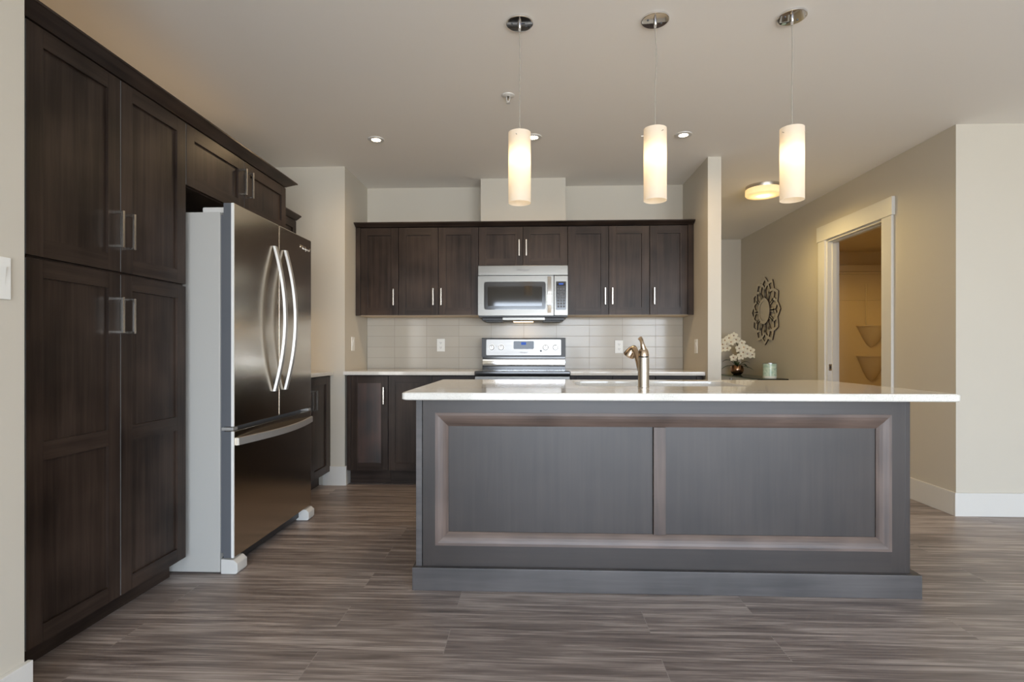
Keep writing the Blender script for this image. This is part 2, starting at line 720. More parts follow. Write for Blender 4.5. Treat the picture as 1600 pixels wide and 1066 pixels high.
def text(name, body, loc, rot, size, m, parent, shear=0, extrude=.0006):
    c = bpy.data.curves.new(name, 'FONT')
    c.body = body
    c.size = size
    c.shear = shear
    c.extrude = extrude
    c.align_x = 'CENTER'
    c.align_y = 'CENTER'
    c.materials.append(m)
    tmp = bpy.data.objects.new('tmp_text', c)
    COL.objects.link(tmp)
    dg = bpy.context.evaluated_depsgraph_get()
    me = bpy.data.meshes.new_from_object(tmp.evaluated_get(dg))
    bpy.data.objects.remove(tmp)
    bpy.data.curves.remove(c)
    if not me.materials:
        me.materials.append(m)
    o = bpy.data.objects.new(name, me)
    COL.objects.link(o)
    off = Vector((0, 0, 0))
    q = parent
    while q is not None:
        off += q.location
        q = q.parent
    o.parent = parent
    o.location = Vector(loc) - off
    o.rotation_euler = rot
    return o


class Face:
    """a cabinet front plane: u runs along it, v is up, n comes out of it"""

    def __init__(self, axis, plane):
        self.axis, self.plane = axis, plane

    def p(self, u, v, n):
        return Vector((u, self.plane - n, v)) if self.axis == 'X' else Vector((self.plane + n, u, v))

    def box(self, mb, u0, u1, v0, v1, n0, n1, bev=0, mi=0):
        a, c = self.p(u0, v0, n0), self.p(u1, v1, n1)
        mb.box(a.x, c.x, a.y, c.y, a.z, c.z, bev, mi)


def shaker(face, u0, u1, v0, v1, parent, st=.06, mids=(), t=.02, name='door', panel='wood_v'):
    """shaker door: stiles, rails, chamfered recess and flat panel in one mesh"""
    m = MB()
    g = .0026 if face.axis == 'X' else .0022
    u0, u1, v0, v1 = u0 + g, u1 - g, v0 + g, v1 - g
    face.box(m, u0, u0 + st, v0, v1, 0, t, .0018, 0)
    face.box(m, u1 - st, u1, v0, v1, 0, t, .0018, 0)
    cuts = [v0] + [x for ab in mids for x in ab] + [v1]
    rails = [(v0, v0 + st), *mids, (v1 - st, v1)]
    for a, c in rails:
        face.box(m, u0 + st, u1 - st, a, c, 0, t - .0002, 0, 1)
    pd = t - .010
    face.box(m, u0 + st, u1 - st, v0 + st, v1 - st, .001, pd, 0, 2)
    if face.axis == 'Y':
        face.box(m, u0 - .0006, u0 + .0004, v0 + .001, v1 - .001, .002, t - .0015, 0, 3)  # thin sliver paints the lit look of the door's near edge
    for (a0, a1), (b0, b1) in zip(rails, rails[1:]):
        x0, x1, y0, y1 = u0 + st, u1 - st, a1, b0
        w = .0004
        P = face.p
        for q in (((x0, y0), (x1, y0), (x1 - w, y0 + w), (x0 + w, y0 + w)), ((x1, y0), (x1, y1), (x1 - w, y1 - w), (x1 - w, y0 + w)),
                  ((x1, y1), (x0, y1), (x0 + w, y1 - w), (x1 - w, y1 - w)), ((x0, y1), (x0, y0), (x0 + w, y0 + w), (x0 + w, y1 - w))):
            m.poly([P(q[0][0], q[0][1], t - .003), P(q[1][0], q[1][1], t - .003), P(q[2][0], q[2][1], pd + .0004), P(q[3][0], q[3][1], pd + .0004)])
    return m.build(name, [M['wood_v'], M['wood_hx' if face.axis == 'X' else 'wood_hy'], M[panel], M['lit_edge']], parent, 25)


def pull(face, u, v0, v1, parent, out=.036, t=.02):
    """square bar pull standing on two posts"""
    m = MB()
    w = .0048
    face.box(m, u - w, u + w, v0, v1, t + out - .010, t + out, .0012)
    for v in (v0 + .005, v1 - .005):
        face.box(m, u - w, u + w, v - .005, v + .005, t, t + out - .009, .001)
    return m.build('handle', M['nickel'], parent, 30)


# ------------------------------------------------------------------ the setting
CEIL = 2.566
NX, LX = -2.245, -1.515          # back of the cabinet niche, face of the left wall
STUB, BACK = 4.272, 4.862        # face of the stub wall, back wall of the kitchen
PX0, PX1, PY = 1.337, 1.438, 4.172
RX, RY = 2.769, 3.635            # hall's right wall and the wall facing the camera
HEND = 7.28
DY0, DY1, DZ = 4.36, 5.19, 2.125
EAST = 5.3

struct('floor', MB().box(-2.6, EAST + .2, SOUTH - .2, HEND + .2, -.06, 0), M['floor'])
struct('ceiling', MB().box(-2.6, EAST + .2, SOUTH - .2, HEND + .2, CEIL, CEIL + .08), M['ceiling'])
struct('wall_left', MB().box(-2.6, LX, SOUTH, 1.544, 0, CEIL), M['wall'])
struct('wall_niche', MB().box(-2.6, NX, 1.544, STUB, 0, CEIL), M['wall'])
struct('wall_stub', MB().box(-2.6, LX, STUB, BACK + .12, 0, CEIL), M['wall'])
struct('wall_back', MB().box(LX, PX0, BACK, BACK + .12, 0, CEIL), M['wall'])
struct('wall_chase', MB().box(-.452, .279, 4.625, BACK, 2.155, CEIL), M['wall'])
struct('wall_partition', MB().box(PX0, PX1, PY, HEND, 0, CEIL), M['wall'])
struct('wall_hall_end', MB().box(PX0, RX + .12, HEND, HEND + .12, 0, CEIL), M['wall'])
wr_ = MB()
wr_.box(RX, RX + .105, RY, DY0, 0, CEIL).box(RX, RX + .105, DY1, HEND, 0, CEIL).box(RX, RX + .105, DY0, DY1, DZ, CEIL)
struct('wall_right', wr_, M['wall'])
struct('wall_right_front', MB().box(RX + .105, EAST + .1, RY, RY + .105, 0, CEIL), M['wall'])
struct('wall_east', MB().box(EAST, EAST + .12, SOUTH, RY, 0, CEIL), M['wall'])
ws = MB()
xs = [-2.6] + [v for w in WINDOWS for v in w[:2]] + [EAST + .12]
for i in range(0, len(xs), 2):
    ws.box(xs[i], xs[i + 1], SOUTH - .15, SOUTH, 0, CEIL)
for x0, x1, z0, z1 in WINDOWS:
    ws.box(x0, x1, SOUTH - .15, SOUTH, 0, z0).box(x0, x1, SOUTH - .15, SOUTH, z1, CEIL)
struct('wall_south', ws, M['wall'])
for i, (x0, x1, z0, z1) in enumerate(WINDOWS):
    m = MB()
    f = .06
    m.box(x0, x0 + f, SOUTH - .12, SOUTH - .05, z0, z1).box(x1 - f, x1, SOUTH - .12, SOUTH - .05, z0, z1)
    m.box(x0 + f, x1 - f, SOUTH - .12, SOUTH - .05, z0, z0 + f).box(x0 + f, x1 - f, SOUTH - .12, SOUTH - .05, z1 - f, z1)
    xm = (x0 + x1) / 2
    m.box(xm - f / 2, xm + f / 2, SOUTH - .12, SOUTH - .05, z0 + f, z1 - f)
    struct('window_%d' % (i + 1), m, M['trim'])

BB, BT = .153, .016
m = MB()
m.box(LX, LX + BT, SOUTH, 1.544 + .012, 0, BB, .002)
struct('baseboard_left', m, M['trim'])
m = MB()
m.box(-1.69, LX + BT, STUB - BT, STUB, 0, BB, .002).box(LX, LX + BT, STUB, 4.45, 0, BB, .002)
struct('baseboard_stub', m, M['trim'])
m = MB()
m.box(RX - BT, RX, RY, DY0 - .125, 0, BB, .002).box(RX - BT, RX, DY1 + .115, HEND, 0, BB, .002)
struct('baseboard_right', m, M['trim'])
struct('baseboard_front', MB().box(RX - BT, EAST, RY - BT, RY, 0, BB, .002), M['trim'])
m = MB()
m.box(PX0 - .001, PX1 + BT, PY - BT, PY, 0, BB, .002).box(PX1, PX1 + BT, PY, HEND, 0, BB, .002)
struct('baseboard_partition', m, M['trim'])
struct('baseboard_hall_end', MB().box(PX1 + BT, RX - BT, HEND - BT, HEND, 0, BB, .002), M['trim'])

# bathroom doorway: casing, jamb and strike plate
m = MB()
cs = .118
m.box(RX - .02, RX, DY0 - cs, DY0, 0, DZ, .002).box(RX - .02, RX, DY1, DY1 + cs, 0, DZ, .002)
m.box(RX - .026, RX, DY0 - cs - .015, DY1 + cs + .015, DZ, DZ + .142, .002)
m.box(RX - .002, RX + .107, DY1 - .018, DY1, 0, DZ).box(RX - .002, RX + .107, DY0, DY0 + .018, 0, DZ)
m.box(RX - .002, RX + .107, DY0 + .018, DY1 - .018, DZ - .018, DZ)
m.box(RX + .04, RX + .075, DY1 - .030, DY1 - .018, 0, DZ - .018)
m.box(RX + .04, RX + .075, DY0 + .018, DY1 - .03, DZ - .030, DZ - .018)
door1 = struct('door_1', m, M['trim'])
m = MB()
m.box(RX + .010, RX + .038, DY1 - .021, DY1 - .0175, .895, .955, .001)
m.box(RX + .018, RX + .030, DY1 - .0225, DY1 - .020, .91, .94, 0, 1)
m.build('strike_plate', [M['nickel'], M['socket_dark']], door1)

# bathroom beyond the doorway
BX, BYF = 4.62, 6.52
struct('wall_bath_far', MB().box(RX + .105, BX, BYF, BYF + .1, 0, CEIL), M['bath_wall'])
struct('wall_bath_right', MB().box(BX, BX + .1, RY + .105, BYF, 0, CEIL), M['bath_wall'])
struct('ceiling_bath', MB().box(RX + .105, BX, RY + .105, BYF, 2.256, 2.30), M['bath_wall'])
sh = thing('shower_surround', 'amber-lit glossy shower surround seen through the bathroom doorway', 'shower', (3.75, BYF, 0))
m = MB()
m.box(2.9, 4.6, BYF - .03, BYF - .001, .45, 1.995, .006)
m.box(2.9, 4.6, BYF - .06, BYF - .001, 1.985, 2.01, .008)
m.box(2.9, 4.6, BYF - .04, BYF - .03, 1.675, 1.69, .004)
m.build('wall_panel', M['shower'], sh)
m = MB()
m.box(2.9, 4.6, BYF - .05, BYF - .001, 2.012, 2.09, .006)
m.build('ledge', M['shower'], sh)
m = MB()
m.box(2.9, 4.6, BYF - .78, BYF - .72, 0, .45, .02).box(2.9, 4.6, BYF - .72, BYF - .001, 0, .12, .01)
m.build('tub', M['shower'], sh)
for zt, zb in ((1.363, 1.12), (1.008, .72)):
    m = MB()
    secs = []
    cx = 3.975
    K = 14
    for i in range(9):
        t = i / 8
        z = zt - (zt - zb) * t
        wd = .155 * max(0, 1 - t) ** .62 + .004
        dp = .15 * max(0, 1 - t) ** .62 + .004
        ring = [(cx + wd * math.cos(math.pi * j / K), BYF - .029 - dp * math.sin(math.pi * j / K), z) for j in range(K + 1)]
        secs.append(ring)
    rim = [(cx + .172 * math.cos(math.pi * j / K), BYF - .029 - .16 * math.sin(math.pi * j / K), zt + .004) for j in range(K + 1)]
    rim2 = [(p[0], p[1], zt + .016) for p in rim]
    m.strip([rim2, rim] + secs)
    m.build('moulded_shelf', M['shower'], sh, 60)
m = MB()
m.tube([(3.905, BYF - .05, 1.38), (3.905, BYF - .05, 1.86)], .006, 10)
m.build('corner_glint', M['chrome'], sh)  # thin rod stands in for the glossy highlight on the surround's corner ridge
light('added_uplight', 'AREA', (-2.0, 2.55, 2.24), .75, (1, .66, .34), (.3, 1.8), (math.pi, 0, 0))  # added unseen lamp, makes the warm ceiling glow above the pantry
light('bathroom_lamp', 'SPOT', (3.5, 5.25, 2.23), 27, (1, .60, .17), .1, spot_size=math.radians(174), spot_blend=.5)

# tiled backsplash
bs = MB()
bs.box(LX + .003, PX0 - .003, BACK - .011, BACK - .001, .907, 1.378)
tag(bs.build('backsplash', M['tile'], None, 0), 'glossy cream tiled backsplash between worktop and wall cabinets', 'backsplash')

# ------------------------------------------------------------------ back run of cabinets
GB = 'wall cabinets on the back wall'


def wall_cab(u0, u1, v0, v1, doors, label, filler=None):
    t = thing('wall_cabinet', label, 'cabinet', ((u0 + u1) / 2, 4.69, v0), GB)
    fc = Face('X', 4.545)
    m = MB()
    m.box(u0 + .001, u1 - .001, 4.5455, BACK - .002, v0 + .004, v1)
    m.build('carcass', M['wood_v'], t, 0)
    m = MB()
    m.box(u0 + .002, u1 - .002, 4.549, BACK - .013, v0, v0 + .0035)
    m.build('bottom_panel', M['maple'], t, 0, 'pale maple underside')
    if filler:
        m = MB()
        m.box(filler[0], filler[1], 4.527, 4.545, v0, v1, .001)
        m.build('filler_strip', M['wood_v'], t, 0)
    for (a, c, hu, h0, h1) in doors:
        d = shaker(fc, a, c, v0, v1 - .003, t, st=.062)
        pull(fc, hu, h0, h1, d)
    return t


UB, UT = 1.381, 2.130
wall_cab(-1.511, -1.143, UB, UT, [(-1.471, -1.143, -1.180, 1.465, 1.603)],
         'single-door dark wall cabinet against the left side wall', (-1.511, -1.4725))
wall_cab(-1.143, -.460, UB, UT, [(-1.143, -.802, -.842, 1.465, 1.609), (-.802, -.460, -.775, 1.465, 1.609)],
         'double-door dark wall cabinet immediately left of the microwave')
wall_cab(-.460, .290, 1.794, UT, [(-.460, -.086, -.117, 1.877, 2.012), (-.086, .290, -.057, 1.877, 2.012)],
         'short double-door dark wall cabinet above the microwave')
wall_cab(.290, .971, UB, UT, [(.290, .631, .600, 1.468, 1.607), (.631, .971, .660, 1.468, 1.607)],
         'double-door dark wall cabinet immediately right of the microwave')
wall_cab(.971, 1.334, UB, UT, [(.971, 1.287, 1.005, 1.468, 1.607)],
         'single-door dark wall cabinet against the right partition wall', (1.2885, 1.334))
# crown moulding along the whole back run
m = MB()
yb = 4.527
prof = [(yb + .30, UT + .002), (yb, UT + .002), (yb - .004, UT + .004), (yb - .018, UT + .012), (yb - .045, UT + .024), (yb - .052, UT + .026),
        (yb - .052, UT + .034), (yb + .30, UT + .034)]
m.prism([(-1.512, y, z) for y, z in prof], (2.846, 0, 0))
# the chase wall stands behind this crown
tag(m.build('crown_molding', M['wood_hx'], None, 20), 'long dark crown molding along the top of the back wall cabinets', 'molding')

# base run
GBB = 'base cabinets on the back wall'


def base_cab(u0, u1, doors, label, filler=None, panel='wood_v'):
    t = thing('base_cabinet', label, 'cabinet', ((u0 + u1) / 2, 4.56, 0), GBB)
    fc = Face('X', 4.285)
    m = MB()
    m.box(u0 + .001, u1 - .001, 4.2855, BACK - .002, .115, .886)
    m.build('carcass', M['wood_v'], t, 0)
    m = MB()
    m.box(u0 + .001, u1 - .001, 4.352, 4.37, 0, .1145)
    m.build('toe_kick', M['wood_hx'], t, 0)
    if filler:
        m = MB()
        m.box(filler[0], filler[1], 4.267, 4.285, .122, .878, .001)
        m.build('filler_strip', M['wood_v'], t, 0)
    for (a, c, hu) in doors:
        d = shaker(fc, a, c, .122, .880, t, st=.055, panel=panel)
        if hu is not None:
            pull(fc, hu, .654, .792, d)
    return t


base_cab(-1.497, -1.161, [(-1.465, -1.161, -1.192)], 'single-door dark base cabinet with reddish panel beside the left side wall', (-1.497, -1.4665), 'wood_red')
base_cab(-1.161, -.462, [(-1.161, -.807, -.84), (-.807, -.462, -.775)], 'double-door dark base cabinet immediately left of the range')
base_cab(.292, .962, [(.292, .627, .595), (.627, .962, .66)], 'double-door dark base cabinet immediately right of the range')
base_cab(.962, 1.333, [(.962, 1.28, .995)], 'dark base cabinet beside the partition wall, half hidden by faucet', (1.2815, 1.333))
for (a, c, lb) in ((-1.512, -.462, 'pale speckled quartz worktop on the base cabinets left of the range'),
                   (.292, 1.334, 'pale speckled quartz worktop on the base cabinets right of the range')):
    m = MB()
    m.box(a, c, 4.222, BACK - .012, .888, .9175, .003)
    tag(m.build('countertop', M['quartz'], None, 30), lb, 'countertop')

# ------------------------------------------------------------------ microwave over the range
mw = thing('microwave', 'stainless over-range microwave hanging beneath the short wall cabinet', 'microwave', (-.086, 4.62, 1.36))
YF = 4.46
m = MB()
m.box(-.456, .286, YF + .03, BACK - .013, 1.36, 1.788, .004)
m.build('body', M['black_matt'], mw, 30)
m = MB()
m.box(-.458, .288, YF, YF + .03, 1.709, 1.790, .004)
m.build('vent_panel', M['steel'], mw, 30)
m = MB()
x0, x1, z0, z1 = -.458, .170, 1.374, 1.704
wx0, wx1, wz0, wz1 = -.408, .104, 1.424, 1.655


def rrect(a, b, c, d, r, y, k=5):
    out = []
    for cx, cz, s in ((b - r, d - r, 0), (a + r, d - r, 1), (a + r, c + r, 2), (b - r, c + r, 3)):
        for i in range(k + 1):
            t = math.pi / 2 * (s + i / k)
            out.append((cx + r * math.cos(t), y, cz + r * math.sin(t)))
    return out


m.ringprism(rrect(x0, x1, z0, z1, .006, YF + .03), rrect(wx0, wx1, wz0, wz1, .018, YF + .03), (0, -.030, 0))
md = m.build('door', M['steel'], mw, 30)
m = MB()
m.prism(rrect(wx0 + .001, wx1 - .001, wz0 + .001, wz1 - .001, .017, YF + .028), (0, -.022, 0))
m.build('window', M['oven_glass'], md, 30)
m = MB()
m.ringprism(rrect(wx0 + .004, wx1 - .004, wz0 + .004, wz1 - .004, .014, YF + .0059), rrect(wx0 + .03, wx1 - .03, wz0 + .03, wz1 - .035, .008, YF + .0059), (0, -.0006, 0))
m.build('window_border', M['black_gloss'], md, 30)
m = MB()
hz = [1.395 + (1.695 - 1.395) * i / 12 for i in range(13)]
m.strip([[(.119, YF - .012 - .022 * math.sin(math.pi * i / 12), z), (.149, YF - .012 - .022 * math.sin(math.pi * i / 12), z),
          (.149, YF + .004 - .020 * math.sin(math.pi * i / 12), z), (.119, YF + .004 - .020 * math.sin(math.pi * i / 12), z)] for i, z in enumerate(hz)])
m.box(.119, .149, YF - .008, YF + .001, 1.395, 1.412).box(.119, .149, YF - .008, YF + .001, 1.678, 1.695)
m.build('handle', M['chrome'], md, 40)
m = MB()
m.box(.174, .288, YF, YF + .03, 1.374, 1.704, .004)
cp = m.build('control_panel', M['steel'], mw, 30)
m = MB()
m.prism(rrect(.188, .273, 1.420, 1.656, .006, YF + .0005), (0, -.002, 0))
m.build('keypad', M['black_gloss'], cp, 30)
m = MB()
m.box(.196, .265, YF - .0024, YF - .0016, 1.620, 1.648, 0, 0).box(.212, .250, YF - .0030, YF - .0022, 1.628, 1.641, 0, 1)
m.build('display', [M['black_glass'], M['blue_digits']], cp, 0)
m = MB()
for r in range(7):
    for c in range(3):
        m.box(.200 + c * .023, .217 + c * .023, YF - .0024, YF - .0016, 1.44 + r * .024, 1.456 + r * .024)
m.build('buttons', M['stove_grey'], cp, 0)
m = MB()
m.box(-.43, .26, YF + .055, BACK - .05, 1.335, 1.360, .006)
m.box(-.40, -.25, YF + .05, YF + .20, 1.322, 1.336, .004).box(.08, .23, YF + .05, YF + .20, 1.322, 1.336, .004)
m.build('vent_grille', M['black_matt'], mw, 30)
m = MB()
m.box(-.26, .10, YF + .045, YF + .16, 1.336, 1.366, .006)
m.build('underside_tray', M['steel'], mw, 30)
m = MB()
m.box(-.17, .0, YF + .19, YF + .26, 1.331, 1.3345)
m.build('cooktop_lamp', M['hood_lamp'], mw, 0)
text('lettering', 'Whirlpool', (-.086, YF - .0008, 1.752), (math.pi / 2, 0, 0), .026, M['gasket'], mw, .25)

# ------------------------------------------------------------------ range
rg = thing('range', 'stainless and black electric range in the middle of the back run', 'range', (-.085, 4.5, 0))
x0, x1 = -.459, .289
m = MB()
m.box(x0 + .002, x1 - .002, 4.235, 4.80, .03, .872, .003)
m.build('body', M['black_matt'], rg, 30)
m = MB()
m.box(x0, x1, 4.192, 4.80, .882, .922, .008)
m.build('cooktop', M['black_gloss'], rg, 30)
m = MB()
m.box(x0 + .004, x1 - .004, 4.195, 4.235, .78, .880, .004)
m.build('front_strip', M['steel'], rg, 30)
m = MB()
m.box(x0 + .004, x1 - .004, 4.197, 4.235, .25, .775, .006)
od = m.build('oven_door', M['steel'], rg, 30)
m = MB()
m.box(x0 + .09, x1 - .09, 4.193, 4.199, .36, .64, .002)
m.build('window', M['black_glass'], od, 30)
m = MB()
m.tube([(x0 + .05, 4.155, .72), (x1 - .05, 4.155, .72)], .012, 12)
for x in (x0 + .08, x1 - .08):
    m.tube([(x, 4.155, .72), (x, 4.2, .72)], .009, 10)
m.build('handle', M['handle_silver'], od, 40)
m = MB()
m.box(x0 + .004, x1 - .004, 4.197, 4.235, .05, .24, .006)
m.build('drawer', M['steel'], rg, 30)
# raised back: lower band then the slanted control console
m = MB()
m.box(-.449, .283, 4.745, 4.82, .920, 1.030, .003)
m.build('back_riser', M['black_gloss'], rg, 30)
m = MB()
secs = []
for x in (-.445, .279):
    secs.append([(x, 4.752, .940), (x, 4.732, .950), (x, 4.728, .975), (x, 4.733, 1.006), (x, 4.752, 1.016)])
m.strip(secs)
m.build('trim_bar', M['chrome'], rg, 50)
bp_ = [(4.71, 1.028), (4.718, 1.188), (4.73, 1.194), (4.82, 1.194), (4.82, 1.028)]
m = MB()
m.prism([(-.452, y, z) for y, z in bp_], (.736, 0, 0), 0)
bg = m.build('console', M['stove_grey'], rg, 25)


def by(z):
    return 4.71 + (z - 1.028) * .05


m = MB()
pts = rrect(-.411, .244, 1.042, 1.180, .008, 0)
m.prism([(p[0], by(p[2]) - .0005, p[2]) for p in pts], (0, -.004, 0))
m.build('control_plate', M['steel_soft'], bg, 30)
m = MB()
pts = rrect(-.171, .006, 1.096, 1.165, .008, 0)
m.prism([(p[0], by(p[2]) - .0045, p[2]) for p in pts], (0, -.002, 0), 0)
m.build('display_panel', M['black_glass'], bg, 30)
m = MB()
m.box(-.105, -.062, by(1.144) - .0082, by(1.144) - .0066, 1.133, 1.156, 0)
m.build('display', M['blue_digits'], bg, 0)
for kx in (-.364, -.280, .109, .195):
    m = MB()
    y = by(1.110) - .0046
    m.lathe((kx, y, 1.110), [(0, -.018), (.020, -.018), (.0235, -.014), (.0245, 0)], 28, 'Y')
    m.lathe((kx, y, 1.110), [(.0245, -.002), (.029, -.002), (.029, 0)], 28, 'Y')
    m.box(kx - .0035, kx + .0035, y - .024, y - .016, 1.092, 1.130, .001)
    m.box(kx - .0015, kx + .0015, y - .0245, y - .0235, 1.112, 1.130, 0, 1)
    m.build('knob', [M['handle_silver'], M['black_matt']], bg, 40)
m = MB()
m.lathe((.068, by(1.08) - .0045, 1.080), [(0, -.003), (.008, -.003), (.0085, 0)], 16, 'Y')
m.build('indicator', M['stove_grey'], bg, 40)
text('lettering', 'Whirlpool', (-.083, by(1.066) - .0052, 1.066), (math.pi / 2, 0, 0), .016, M['gasket'], bg, .25)

# outlets and switches


def outlet(x, z, label):
    t = thing('wall_outlet', label, 'outlet', (x, BACK - .012, z), 'outlets on the backsplash')
    m = MB()
    m.box(x - .036, x + .036, BACK - .018, BACK - .0115, z - .058, z + .058, .003)
    m.build('cover_plate', M['white_plastic'], t, 30)
    for dz in (-.021, .021):
        m = MB()
        m.prism([(p[0], p[1], p[2]) for p in rrect(x - .016, x + .016, z + dz - .014, z + dz + .014, .007, BACK - .0178)], (0, -.002, 0), 0)
        for dx in (-.006, .006):
            m.box(x + dx - .0012, x + dx + .0012, BACK - .0204, BACK - .0197, z + dz - .002, z + dz + .007, 0, 1)
        m.box(x - .002, x + .002, BACK - .0204, BACK - .0197, z + dz - .009, z + dz - .005, 0, 1)
        m.build('socket', [M['white_plastic'], M['socket_dark']], t, 30)


outlet(-.836, 1.132, 'white duplex outlet on the backsplash left of the range')
outlet(.768, 1.117, 'white duplex outlet on the backsplash behind the faucet, right of range')


def side_switch(x, s, y, z, label, rocker=.017, h=.058):
    t = thing('wall_switch', label, 'switch', (x, y, z))
    m = MB()
    m.box(x + s * .0005, x + s * .007, y - .036, y + .036, z - h, z + h, .003)
    m.build('cover_plate', M['white_plastic'], t, 30)
    m = MB()
    m.prism([(x + s * .0065, y - rocker, z - .034), (x + s * .0085, y - rocker, z), (x + s * .0125, y - rocker, z + .034), (x + s * .0065, y - rocker, z + .034)],
            (0, 2 * rocker, 0))
    m.build('rocker', M['white_plastic'], t, 20)


side_switch(LX, 1, 4.46, 1.139, 'white switch plate seen edge-on, on side wall left of the backsplash')
side_switch(PX0, -1, 4.46, 1.117, 'white switch plate seen edge-on, on partition right of the backsplash')
side_switch(LX, 1, 1.461, 1.288, 'white rocker light switch on the near left wall beside the pantry', .017, .0605)

# ------------------------------------------------------------------ left run: pantry, fridge cabinet, fridge
FX = -1.650
fl = Face('Y', FX - .02)
CT = 2.170
pn = thing('pantry_cabinet', 'tall dark four-door pantry cabinet beside the near left wall', 'cabinet', (-1.95, 2.03, 0))
m = MB()
m.box(NX + .002, FX - .0205, 1.60, 2.500, .095, CT)
m.build('carcass', M['wood_v'], pn, 0)
m = MB()
m.box(NX + .002, -1.735, 1.60, 2.500, 0, .0945)
m.build('toe_kick', M['wood_hy'], pn, 0)
m = MB()
m.box(FX - .020, FX - .001, 1.60, 1.6845, .097, CT, .001)
m.build('filler_strip', M['wood_v'], pn, 0)
for (a, c, hu) in ((1.686, 2.090, 2.062), (2.090, 2.496, 2.122)):
    d = shaker(fl, a, c, .097, 1.388, pn, st=.06, mids=((.710, .773),))
    pull(fl, hu, 1.150, 1.292, d)
    d = shaker(fl, a, c, 1.394, CT - .003, pn, st=.062)
    pull(fl, hu, 1.490, 1.634, d)

fcab = thing('fridge_cabinet', 'dark two-door cabinet bridging above the refrigerator', 'cabinet', (-1.95, 3.02, 1.87))
m = MB()
m.box(NX + .002, FX - .0205, 2.502, 3.526, 1.868, CT)
m.build('carcass', M['wood_v'], fcab, 0)
m = MB()
m.box(NX + .002, FX - .0205, 3.508, 3.526, .0, 1.867)
m.build('side_panel', M['wood_v'], fcab, 0)
for (a, c, hu) in ((2.496, 3.014, 2.978), (3.014, 3.530, 3.050)):
    d = shaker(fl, a, c, 1.870, CT - .003, fcab, st=.062)
    pull(fl, hu, 1.962, 2.110, d)
m = MB()
zt = CT + .002
xb = FX - .0
prof = [(NX + .05, zt), (xb, zt), (xb + .004, zt + .003), (xb + .022, zt + .014), (xb + .048, zt + .030), (xb + .056, zt + .032), (xb + .056, zt + .040), (NX + .05, zt + .040)]
K = len(prof)
secs = [[(x, 1.60, z) for x, z in prof]]
# mitred return at the far end
secs.append([(x, 3.530 + max(0, x - xb), z) for x, z in prof])
m.strip(secs)
tag(m.build('crown_molding', M['wood_hy'], None, 20), 'long dark crown molding on top of the pantry and fridge cabinets', 'molding')

# wall cabinet and base cabinet between the fridge and the stub wall
rw = thing('wall_cabinet', 'small dark wall cabinet with its own crown, set back beyond the refrigerator', 'cabinet', (-2.08, 3.9, 1.40))
fw = Face('Y', -1.93)
m = MB()
m.box(NX + .002, -1.9305, 3.532, STUB - .003, 1.40, 2.130)
m.build('carcass', M['wood_v'], rw, 0)
for (a, c, hu) in ((3.534, 3.90, 3.87), (3.90, STUB - .004, 3.93)):
    d = shaker(fw, a, c, 1.40, 2.127, rw, st=.062)
    pull(fw, hu, 1.48, 1.62, d)
m = MB()
xb, zt = -1.91, 2.131
prof = [(NX + .05, zt), (xb, zt), (xb + .004, zt + .003), (xb + .018, zt + .012), (xb + .036, zt + .026), (xb + .042, zt + .028), (xb + .042, zt + .036), (NX + .05, zt + .036)]
m.strip([[(x, 3.534, z) for x, z in prof], [(x, STUB - .003, z) for x, z in prof]])
m.build('crown', M['wood_hy'], rw, 20)
m = MB()
m.box(-2.10, -2.06, 3.6, 4.2, 1.390, 1.399)
m.build('light_strip', M['under_lamp'], rw, 0)

rb = thing('base_cabinet', 'dark base cabinet in the corner between refrigerator and stub wall', 'cabinet', (-1.95, 3.9, 0))
fb = Face('Y', -1.650)
m = MB()
m.box(NX + .002, -1.6505, 3.532, STUB - .003, .105, .884)
m.build('carcass', M['wood_v'], rb, 0)
m = MB()
m.box(-1.74, -1.72, 3.532, STUB - .017, 0, .1045)
m.build('toe_kick', M['wood_hy'], rb, 0)
for (a, c, hu) in ((3.534, 3.885, 3.855), (3.885, 4.240, 3.925)):
    d = shaker(fb, a, c, .112, .880, rb, st=.06)
    pull(fb, hu, .638, .785, d)
m = MB()
m.box(-1.65, -1.632, 4.242, STUB - .003, .112, .880, .001)
m.build('filler_strip', M['wood_v'], rb, 0)
m = MB()
m.box(NX + .002, -1.603, 3.532, STUB - .002, .886, .9165, .003)
tag(m.build('countertop', M['quartz'], None, 30), 'short quartz worktop on the corner base cabinet beyond the refrigerator', 'countertop')

fr = thing('refrigerator', 'large stainless french-door refrigerator standing beside the pantry', 'refrigerator', (-1.8, 3.0, 0))
y0, y1 = 2.541, 3.451
m = MB()
m.box(-2.20, -1.512, y0, y1, .008, 1.753, .006)
m.build('case', M['fridge_side'], fr, 30)
m = MB()
m.box(-1.512, -1.496, y0 + .008, y1 - .008, .10, 1.74)
m.build('gasket', M['gasket'], fr, 0)


def fdoor(name, ya, yb_, za, zb):
    m = MB()
    m.box(-1.495, -1.445, ya, yb_, za, zb, .007)
    return m.build(name, [M['steel_door']], fr, 40)


ym = 3.008
dl = fdoor('door', y0, ym - .003, .712, 1.797)
dr = fdoor('door', ym + .003, y1, .712, 1.797)
dz_ = fdoor('freezer_drawer', y0, y1, .078, .692)
# grey side edges of the doors; pale corner strips paint the bevel's window reflection
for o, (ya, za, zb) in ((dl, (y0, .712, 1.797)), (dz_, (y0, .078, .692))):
    m = MB()
    m.box(-1.494, -1.456, ya - .0012, ya + .0004, za + .002, zb - .002)
    m.build('edge_strip', M['gasket'], o, 0)
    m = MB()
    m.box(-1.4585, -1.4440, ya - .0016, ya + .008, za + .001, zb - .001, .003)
    m.build('corner_highlight', M['corner'], o, 30)


